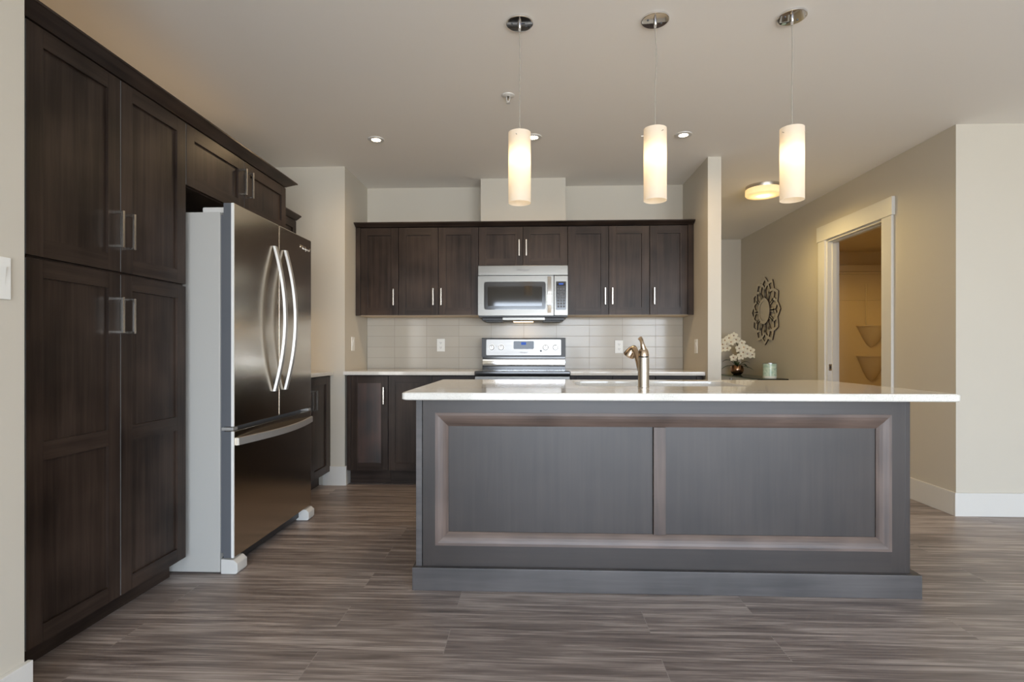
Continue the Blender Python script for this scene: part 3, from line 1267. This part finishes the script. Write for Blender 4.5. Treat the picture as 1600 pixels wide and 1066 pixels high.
def bow(y, za, zb, parent):
    m = MB()
    n = 28
    secs = []
    for i in range(n + 1):
        t = i / n
        z = za + (zb - za) * t
        s = math.sin(math.pi * t)
        x = -1.4445 + .060 * (4 * t * (1 - t)) ** 1.05
        th = .013
        secs.append([(x, y - .015, z), (x + th, y - .012, z), (x + th, y + .012, z), (x, y + .015, z)])
    m.strip(secs)
    return m.build('handle', M['handle_silver'], parent, 50)


bow(ym - .062, .856, 1.664, dl)
bow(ym + .068, .856, 1.664, dr)
m = MB()
n = 24
secs = []
for i in range(n + 1):
    t = i / n
    y = y0 + .028 + (y1 - y0 - .032) * t
    s = math.sin(math.pi * t)
    x = -1.4445 + .052 * s
    z = .637
    zz = z + .0 * t
    secs.append([(x, y, zz - .019), (x + .011, y, zz - .017), (x + .011, y, zz + .017), (x, y, zz + .019)])
m.strip(secs)
m.build('handle', M['handle_silver'], dz_, 50)
text('lettering', 'Whirlpool', (-1.4445, 3.352, 1.727), (math.pi / 2, 0, math.pi / 2), .036, M['chrome'], dr, .3, .0012)
for ya in (y0 + .03, y1 - .10):
    m = MB()
    m.box(-1.62, -1.50, ya, ya + .075, 1.754, 1.785, .010)
    m.box(-1.515, -1.47, ya + .004, ya + .030, 1.752, 1.805 - .004, .003)
    m.build('hinge_cover', M['fridge_trim'], fr, 40)
for ya in (y0, y1 - .045):
    m = MB()
    m.box(-1.505, -1.447, ya - .001, ya + .04, .694, .710, .002)
    m.build('hinge', M['handle_silver'], fr, 30)
m = MB()
m.box(-1.52, -1.49, y0 + .02, y1 - .02, .02, .076)
m.build('kick_grille', M['black_matt'], fr, 0)
for ya in (y0 - .002, y1 - .088):
    m = MB()
    m.prism([(-1.508, ya, .001), (-1.432, ya, .001), (-1.425, ya, .012), (-1.425, ya, .052), (-1.445, ya, .070), (-1.508, ya, .074)], (0, .09, 0), 0, None, .005)
    m.build('foot_cover', M['fridge_trim'], fr, 40)

# ------------------------------------------------------------------ island
il = thing('kitchen_island', 'large dark panelled kitchen island base in the middle of the room', 'island', (.565, 2.9, 0))
IY0, IY1 = 2.430, 3.36
IX0, IX1 = -.533, 1.656
m = MB()
bo = [(IX0 + .03, IY0 + .03), (IX1 - .024, IY0 + .03), (IX1 - .024, IY1), (IX0 + .03, IY1)]
bi = [(.20, 2.765), (1.152, 2.765), (1.152, 3.32), (.20, 3.32)]
m.ringprism([(x, y, .09) for x, y in bo], [(x, y, .09) for x, y in bi], (0, 0, .772))
body_ = m.build('body', M['island_v'], il, 0)
m = MB()
m.box(IX0, IX0 + .0275, IY0 - .002, IY1, .09, .862, .0015)
m.build('side_panel', M['plinth'], il, 0)
m = MB()
m.box(IX1 - .022, IX1, IY0 + .0, IY1, .09, .862, .0015)
m.build('side_panel', M['island_v'], il, 0)
# front: flat frame, wide sloped molding, recessed panel, centre stile
fx0, fx1, fz0, fz1 = IX0 + .031, IX1 - .0225, .092, .862
ox0, ox1, oz0, oz1 = -.445, 1.576, .196, .799
qx0, qx1, qz0, qz1 = -.387, 1.519, .253, .736
dep = .020
for a, c in ((fx0, ox0), (ox1, fx1)):
    MB().box(a, c, IY0, IY0 + .029, fz0, fz1).build('stile', M['island_v'], il, 0)
for a, c in ((fz0, oz0), (oz1, fz1)):
    MB().box(ox0, ox1, IY0, IY0 + .029, a, c).build('rail', M['island_h'], il, 0)
m = MB()


def slope(pa, pb, qa, qb, mi):
    # slightly convex sloped band between outer edge (pa,pb) and inner edge (qa,qb)
    N = 5
    def pt(p, q, t):
        d = dep * (t ** 1.5)
        return (p[0] + (q[0] - p[0]) * t, IY0 - .004 + (0 if t == 0 else 0) + d + .002 * math.sin(math.pi * t) * -1, p[1] + (q[1] - p[1]) * t)
    for i in range(N):
        a, c = i / N, (i + 1) / N
        m.poly([pt(pa, qa, a), pt(pb, qb, a), pt(pb, qb, c), pt(pa, qa, c)], mi)
    y0_ = IY0 - .004
    m.poly([(pa[0], IY0 + .01, pa[1]), (pb[0], IY0 + .01, pb[1]), (pb[0], y0_, pb[1]), (pa[0], y0_, pa[1])], mi)
    m.poly([(qa[0], IY0 + .026, qa[1]), (qb[0], IY0 + .026, qb[1]), (qb[0], y0_ + dep, qb[1]), (qa[0], y0_ + dep, qa[1])], mi)


slope((ox0, oz0), (ox0, oz1), (qx0, qz0), (qx0, qz1), 0)
slope((ox1, oz1), (ox1, oz0), (qx1, qz1), (qx1, qz0), 0)
slope((ox0, oz1), (ox1, oz1), (qx0, qz1), (qx1, qz1), 1)
slope((ox1, oz0), (ox0, oz0), (qx1, qz0), (qx0, qz0), 1)
m.build('panel_molding', [M['mold_v'], M['mold_h']], il, 30, 'lighter brown molding')
for a, c in ((qx0, .539), (.597, qx1)):
    m = MB()
    m.box(a, c, IY0 + .021, IY0 + .029, qz0, qz1)
    m.build('panel', M['island_v'], il, 0)
m = MB()
m.box(.541, .595, IY0 + .007, IY0 + .029, qz0, qz1, .002)
m.build('center_stile', M['mold_v'], il, 20, 'lighter brown stile')
m = MB()
m.box(-.545, 1.690, 2.404, 2.428, 0, .1025, .0025).box(-.545, -.534, 2.428, IY1, 0, .1025).box(1.657, 1.690, 2.428, IY1, 0, .1025)
m.build('plinth', M['plinth'], il, 20)

# island worktop with sink cut-out
CZ0, CZ1 = .8645, .8975
TX0, TX1, TY0, TY1 = -.578, 1.806, 2.335, 3.430
SX0, SX1, SY0, SY1 = .235, 1.118, 2.80, 3.285


def rr2(a, b, c, d, r, z, k=6):
    out = []
    for cx, cy, s in ((b - r, d - r, 0), (a + r, d - r, 1), (a + r, c + r, 2), (b - r, c + r, 3)):
        for i in range(k + 1):
            t = math.pi / 2 * (s + i / k)
            out.append(Vector((cx + r * math.cos(t), cy + r * math.sin(t), z)))
    return out


m = MB()
zs = [(CZ0, .004), (CZ0 + .004, 0), (CZ1 - .004, 0), (CZ1, .004)]
loops = []
for z, ins in zs:
    loops.append([m.b.verts.new(p) for p in rr2(TX0 + ins, TX1 - ins, TY0 + ins, TY1 - ins, .018, z)])
inner = []
for z, ins in ((CZ1, -.002), (CZ1 - .003, 0), (CZ0, 0)):
    inner.append([m.b.verts.new(p) for p in rr2(SX0 + ins, SX1 - ins, SY0 + ins, SY1 - ins, .07, z)])
ring = loops + inner + [loops[0]]
for a, c in zip(ring, ring[1:]):
    k = len(a)
    for i in range(k):
        j = (i + 1) % k
        m.b.faces.new([a[i], a[j], c[j], c[i]])
tag(m.build('countertop', M['quartz'], None, 40), 'large white speckled quartz worktop covering the kitchen island', 'countertop')

# undermount sink
m = MB()
rings = []
for z, ins, r in ((CZ0 - .001, -.02, .08), (CZ0 - .001, .0, .07), (.70, .006, .06), (.672, .03, .04)):
    rings.append([m.b.verts.new(p) for p in rr2(SX0 + ins, SX1 - ins, SY0 + ins, SY1 - ins, r, z)])
for a, c in zip(rings, rings[1:]):
    k = len(a)
    for i in range(k):
        j = (i + 1) % k
        m.b.faces.new([a[i], a[j], c[j], c[i]])
m.b.faces.new(rings[-1])
sk = m.build('sink', M['sink_steel'], None, 40)
tag(sk, 'wide undermount steel sink set into the island worktop', 'sink')
m = MB()
m.lathe((.68, 3.04, .6725), [(0, .003), (.03, .003), (.042, .001), (.044, 0)], 24)
m.build('drain', M['chrome'], sk, 40)

# faucet
fx, fy = .556, 2.735
fa = thing('faucet', 'champagne nickel pull-out faucet standing on the island worktop', 'faucet', (fx, fy, CZ1))
m = MB()
m.lathe((fx, fy, CZ1 + .0005), [(0, 0), (.0285, 0), (.0285, .004), (.0275, .006), (.0275, .148), (.0255, .150)], 36)
m.build('body', M['nickel'], fa, 40)
m = MB()
m.lathe((fx, fy, CZ1 + .150), [(.0255, 0), (.025, .001), (.025, .004), (.0265, .0055)], 36)
m.build('seal_ring', M['black_matt'], fa, 40)
m = MB()
m.lathe((fx, fy, CZ1 + .1555), [(.0268, 0), (.0268, .007), (.0255, .016), (.0235, .026), (.020, .034), (.013, .039), (0, .041)], 36)
m.build('cap', M['bronze'], fa, 40)
m = MB()
lv = [(fx + .002, fy - .004, CZ1 + .182), (fx - .004, fy - .006, CZ1 + .205), (fx - .009, fy - .010, CZ1 + .222), (fx - .014, fy - .016, CZ1 + .238), (fx - .022, fy - .020, CZ1 + .247)]
m.tube(lv, [.018, .0125, .0095, .0100, .0115], 16)
m.build('lever', M['bronze'], fa, 50)
m = MB()
m.lathe((fx + .004, fy - .0205, CZ1 + .178), [(0, -.002), (.0035, -.002), (.0035, 0)], 12, 'Y')
m.build('set_screw', M['black_matt'], fa, 40)
m = MB()
sp = [(fx - .010, fy + .010, CZ1 + .085), (fx - .017, fy + .036, CZ1 + .130), (fx - .023, fy + .062, CZ1 + .168), (fx - .028, fy + .085, CZ1 + .190)]
m.tube(sp, [.018, .0165, .0155, .015], 18)
m.build('spout', M['bronze'], fa, 50)
m = MB()
hd = [(fx - .026, fy + .080, CZ1 + .188), (fx - .030, fy + .092, CZ1 + .194), (fx - .036, fy + .102, CZ1 + .188), (fx - .044, fy + .110, CZ1 + .174), (fx - .052, fy + .116, CZ1 + .159), (fx - .054, fy + .1175, CZ1 + .155)]
m.tube(hd, [.014, .018, .022, .027, .031, .028], 22)
m.build('spray_head', M['bronze'], fa, 50)

# ------------------------------------------------------------------ pendants
GP = 'pendant lights over the island'
PYY = 2.43


def pendant(x, lean, z0, z1, label):
    t = thing('pendant_light', label, 'pendant light', (x, PYY, CEIL), GP)
    m = MB()
    m.lathe((x, PYY, CEIL - .0005), [(0, -.009), (.057, -.009), (.0605, -.007), (.0615, -.003), (.0615, 0), (0, 0)], 40)
    cn = m.build('canopy', M['chrome'], t, 40)
    m = MB()
    m.lathe((x, PYY, CEIL - .0095), [(.0075, 0), (.0075, -.016), (.004, -.034), (0, -.034)], 16)
    m.build('cord_grip', M['chrome'], cn, 40)
    for sx, sy in ((-.034, -.008), (.030, .014)):
        m = MB()
        m.lathe((x + sx, PYY + sy, CEIL - .0093), [(.004, 0), (.004, -.003), (0, -.004)], 10)
        m.build('screw', M['gasket'], cn, 40)
    m = MB()
    n = 18
    pts = []
    for i in range(n + 1):
        q = i / n
        z = CEIL - .045 + (z1 - .02 - CEIL + .045) * q
        pts.append((x + lean * math.sin(math.pi * min(1, q * 1.9)) * (1 if q < .53 else 0), PYY, z))
    m.tube(pts, .0023, 8)
    m.build('cord', M['cord'], t, 50)
    R = .0505
    m = MB()
    m.lathe((x, PYY, 0), [(R, z0), (R, z0 + .004)] + [(R, z0 + (z1 - z0) * i / 12) for i in range(1, 12)] + [(R, z1)], 48)
    m.build('shade', M['shade'], t, 60)
    m = MB()
    m.lathe((x, PYY, z1 - .03), [(0, .008), (.022, .008), (.024, .004), (.024, -.06), (.016, -.062), (0, -.062)], 24)
    for k in range(3):
        a = 2 * math.pi * k / 3 + .35 + x
        m.tube([(x, PYY, z1 - .026), (x + .060 * math.cos(a), PYY + .060 * math.sin(a), z1 - .026)], .002, 8)
    m.build('socket', M['nickel'], t, 40)
    m = MB()
    zc = z0 + (z1 - z0) * .60
    m.lathe((x, PYY, zc), [(.026 * math.sin(math.pi * i / 10), -.032 * math.cos(math.pi * i / 10)) for i in range(11)], 20)
    m.build('bulb', M['bulb'], t, 60)


pendant(-.061, .002, 1.748, 2.066, 'frosted cylinder pendant light over the island, first in from the refrigerator side')
pendant(.546, .006, 1.752, 2.073, 'frosted cylinder pendant light in the middle of the three over island')
pendant(1.147, .002, 1.748, 2.066, 'frosted cylinder pendant light nearest the bathroom doorway and hall light')

# recessed downlights and sprinkler
for x, y, lb in ((-1.101, 3.733, 'small recessed ceiling downlight nearest the refrigerator'), (.003, 3.733, 'small recessed ceiling downlight partly behind the first pendant shade'),
                 (1.031, 3.733, 'small recessed ceiling downlight between the middle and last pendant shades')):
    t = thing('downlight', lb, 'ceiling light', (x, y, CEIL), 'recessed downlights in a row')
    m = MB()
    m.lathe((x, y, CEIL - .0005), [(.030, .0), (.032, -.006), (.050, -.007), (.056, -.004), (.057, 0)], 36)
    m.build('trim_ring', M['trim'], t, 40)
    m = MB()
    m.lathe((x, y, CEIL - .002), [(0, -.004), (.022, -.004), (.031, 0)], 28)
    m.build('lamp', M['downlight'], t, 40)
    light('downlight_beam', 'SPOT', (x, y, CEIL - .02), 24, (1, .70, .38), .03, spot_size=math.radians(172), spot_blend=1.0)

sp_ = thing('sprinkler', 'small white fire sprinkler head on the ceiling', 'sprinkler', (-.145, 3.12, CEIL))
m = MB()
m.lathe((-.145, 3.12, CEIL - .0005), [(.010, -.010), (.026, -.008), (.036, -.003), (.037, 0)], 28)
m.build('escutcheon', M['trim'], sp_, 40)
m = MB()
m.lathe((-.145, 3.12, CEIL - .005), [(0, -.042), (.013, -.042), (.013, -.040), (.004, -.038), (.004, -.034)], 16)
for s in (-1, 1):
    m.tube([(-.145 + s * .008, 3.12, CEIL - .006), (-.145 + s * .010, 3.12, CEIL - .022), (-.145 + s * .003, 3.12, CEIL - .040)], .0022, 8)
m.build('nozzle', M['trim'], sp_, 40)

# hall ceiling light
hx, hy = 2.075, 4.93
hl = thing('ceiling_light', 'round glowing drum ceiling light in the hallway', 'ceiling light', (hx, hy, CEIL))
m = MB()
m.lathe((hx, hy, CEIL - .0005), [(.150, 0), (.152, -.004), (.148, -.028), (.10, -.03), (0, -.03)], 48)
m.build('base', M['nickel'], hl, 40)
m = MB()
m.lathe((hx, hy, CEIL - .0285), [(.148, 0), (.153, -.004), (.153, -.046), (.146, -.056), (.12, -.060), (0, -.062)], 48)
m.build('glass_shade', M['hall_shade'], hl, 60)
m = MB()
m.lathe((hx, hy, CEIL - .058), [(0, 0), (.05, .002), (.06, .008), (.05, .014), (0, .016)], 24)
m.build('bulb', M['hall_bulb'], hl, 60)
light('hall_lamp', 'SPOT', (hx, hy, CEIL - .10), 60, (1, .74, .31), .1, spot_size=math.radians(176), spot_blend=.6)

# ------------------------------------------------------------------ hallway: console, plant, candle, wall art
GZ = .779
ct_ = thing('console_table', 'white console table with glass top against the hallway right wall', 'table', (2.58, 6.5, 0))
cx0, cx1, cy0, cy1 = 2.418, 2.745, 5.875, 7.15
m = MB()
m.prism(rr2(cx0, cx1, cy0, cy1, .02, GZ - .012), (0, 0, .012))
m.build('glass_top', M['table_glass'], ct_, 30)
m = MB()
m.box(cx0 + .03, cx1 - .01, cy0 + .10, cy1 - .03, .66, GZ - .018, .003)
m.build('apron', M['paint_white'], ct_, 30)
for yk in (6.25, 6.75):
    m = MB()
    m.box(cx0 + .018, cx0 + .03, yk - .03, yk + .03, .70, .745, .003)
    m.build('drawer_pull', M['candle_metal'], ct_, 30)
for xa in (cx0 + .03, cx1 - .055):
    for ya in (cy0 + .10, cy1 - .075):
        m = MB()
        m.box(xa, xa + .045, ya, ya + .045, 0, .66, .003)
        m.build('leg', M['paint_white'], ct_, 30)
m = MB()
for xa, ya in ((cx0 + .06, cy0 + .13), (cx1 - .04, cy0 + .13), (cx0 + .06, cy1 - .06), (cx1 - .04, cy1 - .06)):
    m.lathe((xa, ya, GZ - .018), [(0, 0), (.012, 0), (.012, .006), (0, .006)], 16)
m.build('standoffs', M['chrome'], ct_, 40)

cxx, cyy = 2.600, 6.02
cd = thing('candle_jar', 'frosted mint green glass candle jar on the console table', 'candle', (cxx, cyy, GZ))
m = MB()
m.lathe((cxx, cyy, GZ + .0005), [(0, 0), (.066, 0), (.070, .006), (.070, .022), (.068, .024)], 36)
m.build('base', M['paint_white'], cd, 40)
m = MB()
m.lathe((cxx, cyy, GZ + .0245), [(.068, 0), (.070, .004), (.070, .136), (.064, .136), (.064, .11), (0, .11)], 36)
m.build('glass', M['mint'], cd, 40)
m = MB()
m.lathe((cxx, cyy, GZ + .161), [(.063, .0), (.072, 0), (.072, .006), (.063, .006), (.063, 0)], 36)
m.build('rim', M['candle_metal'], cd, 40)

ox, oy = 2.575, 6.90
op = thing('potted_orchid', 'white artificial orchid in a copper pot on the console table', 'plant', (ox, oy, GZ))
m = MB()
m.lathe((ox, oy, GZ + .0005), [(0, 0), (.045, 0), (.068, .022), (.080, .055), (.078, .085), (.064, .115), (.060, .12), (.056, .115), (.056, .09), (0, .09)], 32)
m.build('pot', M['copper'], op, 50)
m = MB()
for a, ln, up in ((.3, .15, .05), (1.5, .10, .07), (2.5, .17, .09), (3.3, .20, .03), (4.4, .13, .06), (5.6, .19, .02), (6.0, .14, .07)):
    secs = []
    for i in range(7):
        t = i / 6
        r = .01 + ln * t
        z = GZ + .108 + up * math.sin(math.pi * min(1, t * .75)) - .06 * t * t * (1 if up < .06 else .2)
        w = .026 * math.sin(math.pi * (t * .86 + .10)) + .001
        c = Vector((ox + r * math.cos(a), oy + r * math.sin(a), z))
        p = Vector((-math.sin(a), math.cos(a), 0)) * w
        secs.append([c + p, c - Vector((0, 0, w * .3)), c - p, c + Vector((0, 0, .002 - w * .15))])
    m.strip(secs)
m.build('leaves', M['leaf'], op, 60)
stems = []
s1 = [(ox + .005, oy, GZ + .10), (ox + .012, oy, GZ + .22), (ox + .006, oy - .01, GZ + .36), (ox - .03, oy - .02, GZ + .455), (ox - .10, oy - .03, GZ + .475), (ox - .165, oy - .035, GZ + .42), (ox - .185, oy - .03, GZ + .35)]
s2 = [(ox - .004, oy + .01, GZ + .10), (ox + .008, oy, GZ + .20), (ox + .03, oy - .01, GZ + .29), (ox + .09, oy - .02, GZ + .32), (ox + .15, oy - .02, GZ + .275), (ox + .185, oy - .02, GZ + .235)]
for s in (s1, s2):
    m = MB()
    m.tube(s, [.006] * (len(s) - 2) + [.004, .003], 8)
    m.build('stem', M['stem'], op, 60)


def blossom(c, n, r, seed):
    rnd = random.Random(seed)
    n = Vector(n).normalized()
    u = n.cross(Vector((0, 0, 1))).normalized()
    v = u.cross(n)
    m = MB()
    c = Vector(c)
    for k in range(5):
        a = 2 * math.pi * k / 5 + math.pi / 2 + rnd.uniform(-.1, .1)
        L = r * (1.0 if k % 2 else .9)
        d = u * math.cos(a) + v * math.sin(a)
        p = u * -math.sin(a) + v * math.cos(a)
        secs = []
        wide = .46 if k in (1, 4) else .32
        for i in range(5):
            t = i / 4
            w = L * wide * math.sin(math.pi * (.12 + .80 * t)) + .001
            ctr = c + d * L * t + n * (.012 * math.sin(t * 2.4))
            secs.append([ctr + p * w, ctr + n * .003, ctr - p * w, ctr - n * .002])
        m.strip(secs)
    m.lathe(c + n * .006, [(0, -.006), (.008, -.003), (.009, .004), (.004, .010), (0, .011)], 10, 'Z', 1)
    m.build('blossom', [M['petal'], M['copper']], op, 60)


fl_pts = [(-.06, -.05, .49), (-.12, -.06, .46), (-.175, -.06, .43), (-.20, -.055, .38), (-.155, -.07, .385), (-.10, -.07, .41), (-.19, -.05, .33), (-.03, -.05, .44), (-.145, -.07, .33), (.04, -.05, .40), (.01, -.04, .33),
          (.06, -.06, .345), (.105, -.06, .325), (.145, -.06, .30), (.055, -.06, .28), (.10, -.07, .26), (.17, -.05, .25), (.03, -.05, .235), (-.06, -.04, .215)]
for i, (a, b_, z) in enumerate(fl_pts):
    rr = random.Random(i)
    blossom((ox + a, oy + b_, GZ + z), (-.45 + rr.uniform(-.4, .4), -1, rr.uniform(-.2, .35)), .050 + rr.uniform(-.004, .008), i)

# wall art: interlaced petal rosette
ay, az, AR = 6.51, 1.555, .405
art = thing('wall_art', 'round interlaced petal rosette hanging on the hallway right wall', 'wall art', (RX, ay, az))
X0 = RX - .003


def outline(a, r0, r1, w, k=18):
    pts = [(r0 + (r1 - r0) * i / k, w * (1 - (2 * i / k - 1) ** 2)) for i in range(k + 1)]
    pts += [(r, -h) for r, h in pts[-2:0:-1]]
    ca, sa = math.cos(a), math.sin(a)
    return [(ca * r - sa * h, sa * r + ca * h) for r, h in pts]


m = MB()
NP = 12
for k in range(NP):
    a = 2 * math.pi * k / NP + math.pi / 2
    th = .014 + (.0006 if k % 2 else 0)
    o2 = outline(a, .05, AR, .138)
    i2 = outline(a, .05 + .04, AR - .040, .138 - .030)
    m.ringprism([(X0, ay + p, az + q) for p, q in o2], [(X0, ay + p, az + q) for p, q in i2], (-th, 0, 0), 0, 1)
m.build('petal_lattice', [M['art_front'], M['art_side']], art, 0)
m = MB()


def disc(r, x0, th, k=40):
    return [(x0, ay + r * math.cos(2 * math.pi * i / k), az + r * math.sin(2 * math.pi * i / k)) for i in range(k)]


m.prism(disc(.145, X0, 0), (-.021, 0, 0), 0, 1)
m.ringprism(disc(.155, X0, 0), disc(.118, X0, 0), (-.025, 0, 0), 0, 1)
m.build('center_disc', [M['art_front'], M['art_side']], art, 0)
